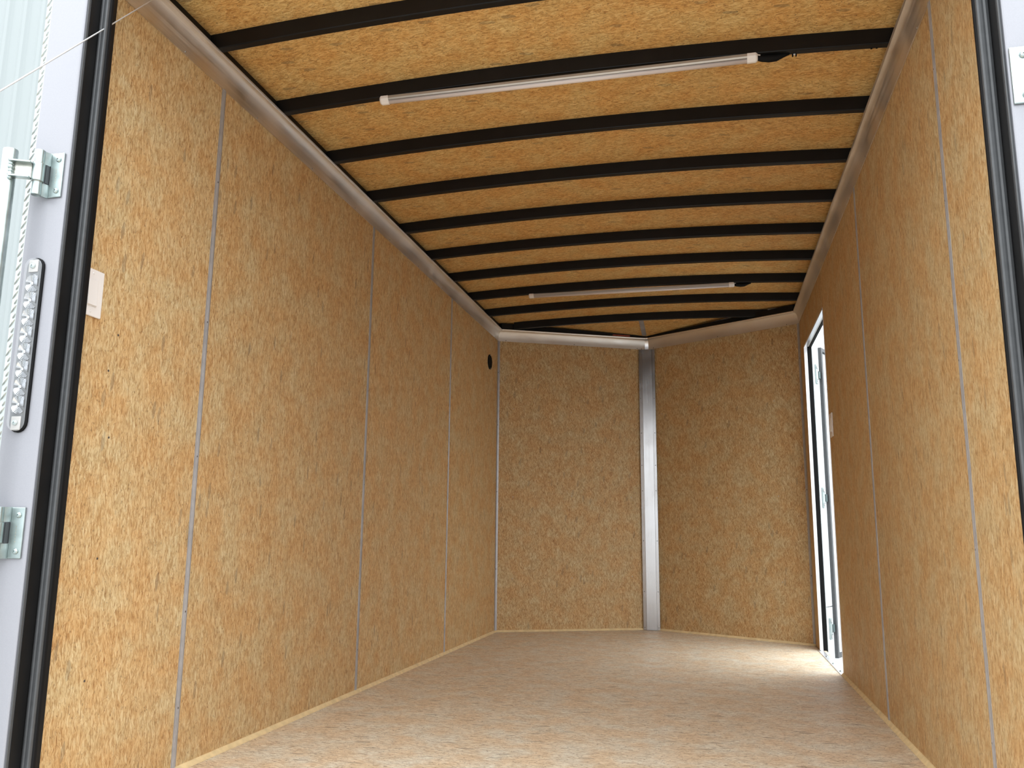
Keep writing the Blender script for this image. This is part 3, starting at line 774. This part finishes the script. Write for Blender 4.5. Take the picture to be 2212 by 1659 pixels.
# ------------------------------------------------------------------ rear ramp door folded down
ra = thing('ramp_door', (0, 1.49, -.05))
ang = math.atan2(-.42, -1.9)
def ramp_pt(x, s, h): # s along the ramp from the hinge
    d = Vector((0, -.976, -.216)); n3 = Vector((0, -.216, .976)); p = Vector((x, 1.49, -.045)) + d * s + n3 * h; return tuple(p)
mb = MB()
def rbox(x0, x1, s0, s1, h0, h1, nm, mat):
    MB().add([ramp_pt(x, s, h) for h in (h0, h1) for x, s in ((x0, s0), (x1, s0), (x1, s1), (x0, s1))], [(0, 3, 2, 1), (4, 5, 6, 7), (0, 1, 5, 4), (1, 2, 6, 5), (2, 3, 7, 6), (3, 0, 4, 7)]).build(nm, mat, ra)
rbox(-.93, .93, .0, 1.86, -.035, -.004, 'deck', 'silver_paint')
rbox(-.90, .90, .03, 1.83, -.004, 0.0, 'board_panel', 'osb_floor')
tag(ra, 'rear ramp door lowered to the ground below the doorway', 'ramp')

# ------------------------------------------------------------------ side door: frame, open leaf, hinges
sd = thing('door_2', (XW, (DO0 + DO1) / 2, 0)); tag(sd, 'open side door with bright aluminium jamb at the end of the right wall', 'door', kind='structure')
xo = XW + .062
def fb(x0, x1, y0, y1, z0, z1, nm, mat, bev=0): return MB().box(x0, x1, y0, y1, z0, z1).build(nm, mat, sd, bevel=bev)
# aluminium jamb liners and black seal channel behind them
fb(XW - .001, XW + .018, DO1 - .004, DO1 + .012, -.004, DZ1, 'jamb', 'alu_bright')
fb(XW - .001, XW + .018, DO0 - .012, DO0 + .003, -.004, DZ1, 'jamb', 'alu_bright')
fb(XW - .001, XW + .018, DO0, DO1, DZ1 - .004, DZ1 + .010, 'head_jamb', 'alu_bright')
fb(XW + .018, XW + .043, DO1 - .006, DO1 + .02, -.02, DZ1 + .005, 'seal', 'black_rubber')
fb(XW + .018, XW + .043, DO0 - .02, DO0 + .002, -.02, DZ1 + .005, 'seal', 'black_rubber')
fb(XW + .030, XW + .043, DO0, DO1, DZ1 - .006, DZ1 + .012, 'seal', 'black_rubber')
# threshold plate
fb(XW - .014, XW + .016, DO0 + .004, DO1 - .004, -.006, .0035, 'threshold', 'alu_bright', .001)
for k in range(4):
    screw(sd, SM_big, (XW + .001, DO0 + .10 + k * .26, .0035), (0, 0, 1))
# fold-over flanges on the inner wall face
fb(XW - .0015, XW + .002, DO0 - .004, DO0 + .002, .0, DZ1, 'edge_trim', 'alu_bright')
for z in (1.79, 1.62, 1.40, 1.12, .90, .68, .55, .20): screw(sd, SM_dark, (XW + .015, DO0 + .003, z), (0, 1, 0))
# the leaf, folded back towards the front
th = .42; hp = Vector((1.088, 5.450))
Wl = Matrix.Translation((hp.x, hp.y, 0)) @ Matrix.Rotation(PI / 2 - th, 4, 'Z')     # local x along the leaf, local y to the inside (left)
def lf(x0, x1, y0, y1, z0, z1, nm, mat, bev=0):
    mb = MB().box(x0, x1, y0, y1, z0, z1); mb.v = [tuple(Wl @ Vector(p)) for p in mb.v]
    return mb.build(nm, mat, sd, bevel=bev)
lf(-.02, .93, 0, .030, -.12, 1.93, 'leaf', 'white_metal')
lf(.130, .850, -.006, -.0005, -.030, 1.822, 'inner_panel', 'door_skin')
for x0, x1, z0, z1 in ((.095, .122, -.055, 1.847), (.858, .885, -.055, 1.847), (.122, .858, 1.825, 1.847), (.122, .858, -.055, -.033)):
    lf(x0, x1, -.020, -.0003, z0, z1, 'leaf_seal', 'bulb_rubber')
lf(-.018, .092, -.001, 0, .244, .249, 'hem_line', 'lamp_body')
for zc in (1.664, .894, .120):
    h0 = lf(.010, .045, -.010, -.0004, zc - .062, zc + .062, 'hinge_plate', 'zinc', .002)
    for dz in (-.045, .045): lf(.014, .030, -.013, -.0102, zc + dz - .007, zc + dz + .007, 'hinge_screw', 'screw', .002)
    for dz in (-.034, .034): lf(.008, .047, -.0108, -.0102, zc + dz - .0012, zc + dz + .0012, 'hinge_joint', 'lamp_body')
    lf(.052, .086, -.012, -.0004, zc - .022, zc + .022, 'hinge_strap', 'hinge_teal_steel')

# ------------------------------------------------------------------ outside: ground and the ribbed building on the left
gr = struct(MB().box(-30, 30, -25, 40, -.60, -.50).build('ground', 'ground'), 'pale concrete yard under the trailer', 'ground')
bd = thing('metal_building', (-12, 11, -.5))
mb = MB(); prof = []; x = -24.0
while x < -5.6:
    prof += [(x, 11.0), (x + .16, 11.0), (x + .20, 10.985), (x + .235, 10.965), (x + .30, 10.965), (x + .335, 10.985)]; x += .375
front = [(px, py, z) for z in (-.5, 11.0) for px, py in prof]; nP = len(prof)
mb.add(front, [(i, i + 1, nP + i + 1, nP + i) for i in range(nP - 1)])
mb.build('ribbed_wall', 'building', bd)
MB().box(-24, -5.5, 11.01, 18, -.5, 11.0).build('core', 'building', bd)
MB().box(-24.1, -5.4, 10.85, 18.1, 11.0, 11.2).build('roof_edge', 'white_metal', bd)
tag(bd, 'white ribbed metal building wall beyond the left door post', 'building')

# ------------------------------------------------------------------ roof skin over the ceiling board
rf = MB(); nR_ = 16
def rsec(y, dz): return [(-1.064 + 2.128 * i / nR_, y, ceil_z(-1.064 + 2.128 * i / nR_) + dz) for i in range(nR_ + 1)]
for (ya, da), (yb, db) in (((1.602, .014), (5.768, .014)), ((5.768, .014), (6.27, .014 - .072))):
    lo0, lo1, hi0, hi1 = rsec(ya, da), rsec(yb, db), rsec(ya, da + .006), rsec(yb, db + .006); m1 = nR_ + 1
    rf.add(lo0 + lo1 + hi0 + hi1, [(i, m1 + i, m1 + i + 1, i + 1) for i in range(nR_)] + [(2 * m1 + i, 2 * m1 + i + 1, 3 * m1 + i + 1, 3 * m1 + i) for i in range(nR_)])
struct(rf.build('trim_14', 'white_metal'), 'thin white sheet metal roof skin above the ceiling board', 'roof')

# ------------------------------------------------------------------ sub-parts: small pieces belong to the part they sit on
def nest(root, part_name, kids):
    ch = list(root.children); base = lambda o: o.name.split('.')[0]
    hosts = [o for o in ch if base(o) == part_name]
    for o in ch:
        if base(o) in kids and o not in hosts:
            if len(hosts) > 1:   # nearest host by mesh centre
                cen = lambda q: (q.matrix_basis @ (sum((Vector(c) for c in q.bound_box), Vector()) / 8))
                h = min(hosts, key=lambda q: (cen(q) - cen(o)).length)
            else: h = hosts[0]
            o.parent = h
nest(sd, 'leaf', ('inner_panel', 'leaf_seal', 'hem_line', 'hinge_plate', 'hinge_strap', 'hinge_screw', 'hinge_joint'))
nest(tl, 'housing', ('reflector_cell', 'screw_seat', 'screw'))
nest(lb_, 'bracket_plate', ('bracket_flange', 'weld_bead'))
for o in list(COL.objects):
    if o.parent is None and o.name.split('.')[0] == 'hinge': nest(o, 'leaf', ('screw', 'stamp'))
    if o.parent is None and o.name.split('.')[0] == 'light_switch': nest(o, 'cover_plate', ('screw', 'switch_frame'))
    if o.parent is None and o.name.split('.')[0] == 'strip_light': nest(o, 'sleeve', ('clip',))
    if o.parent is None and o.name.split('.')[0] == 'air_vent': nest(o, 'ring', ('screw',))
for w_ in (wl_, wr_): nest(w_, 'board_panel', ('screw',))
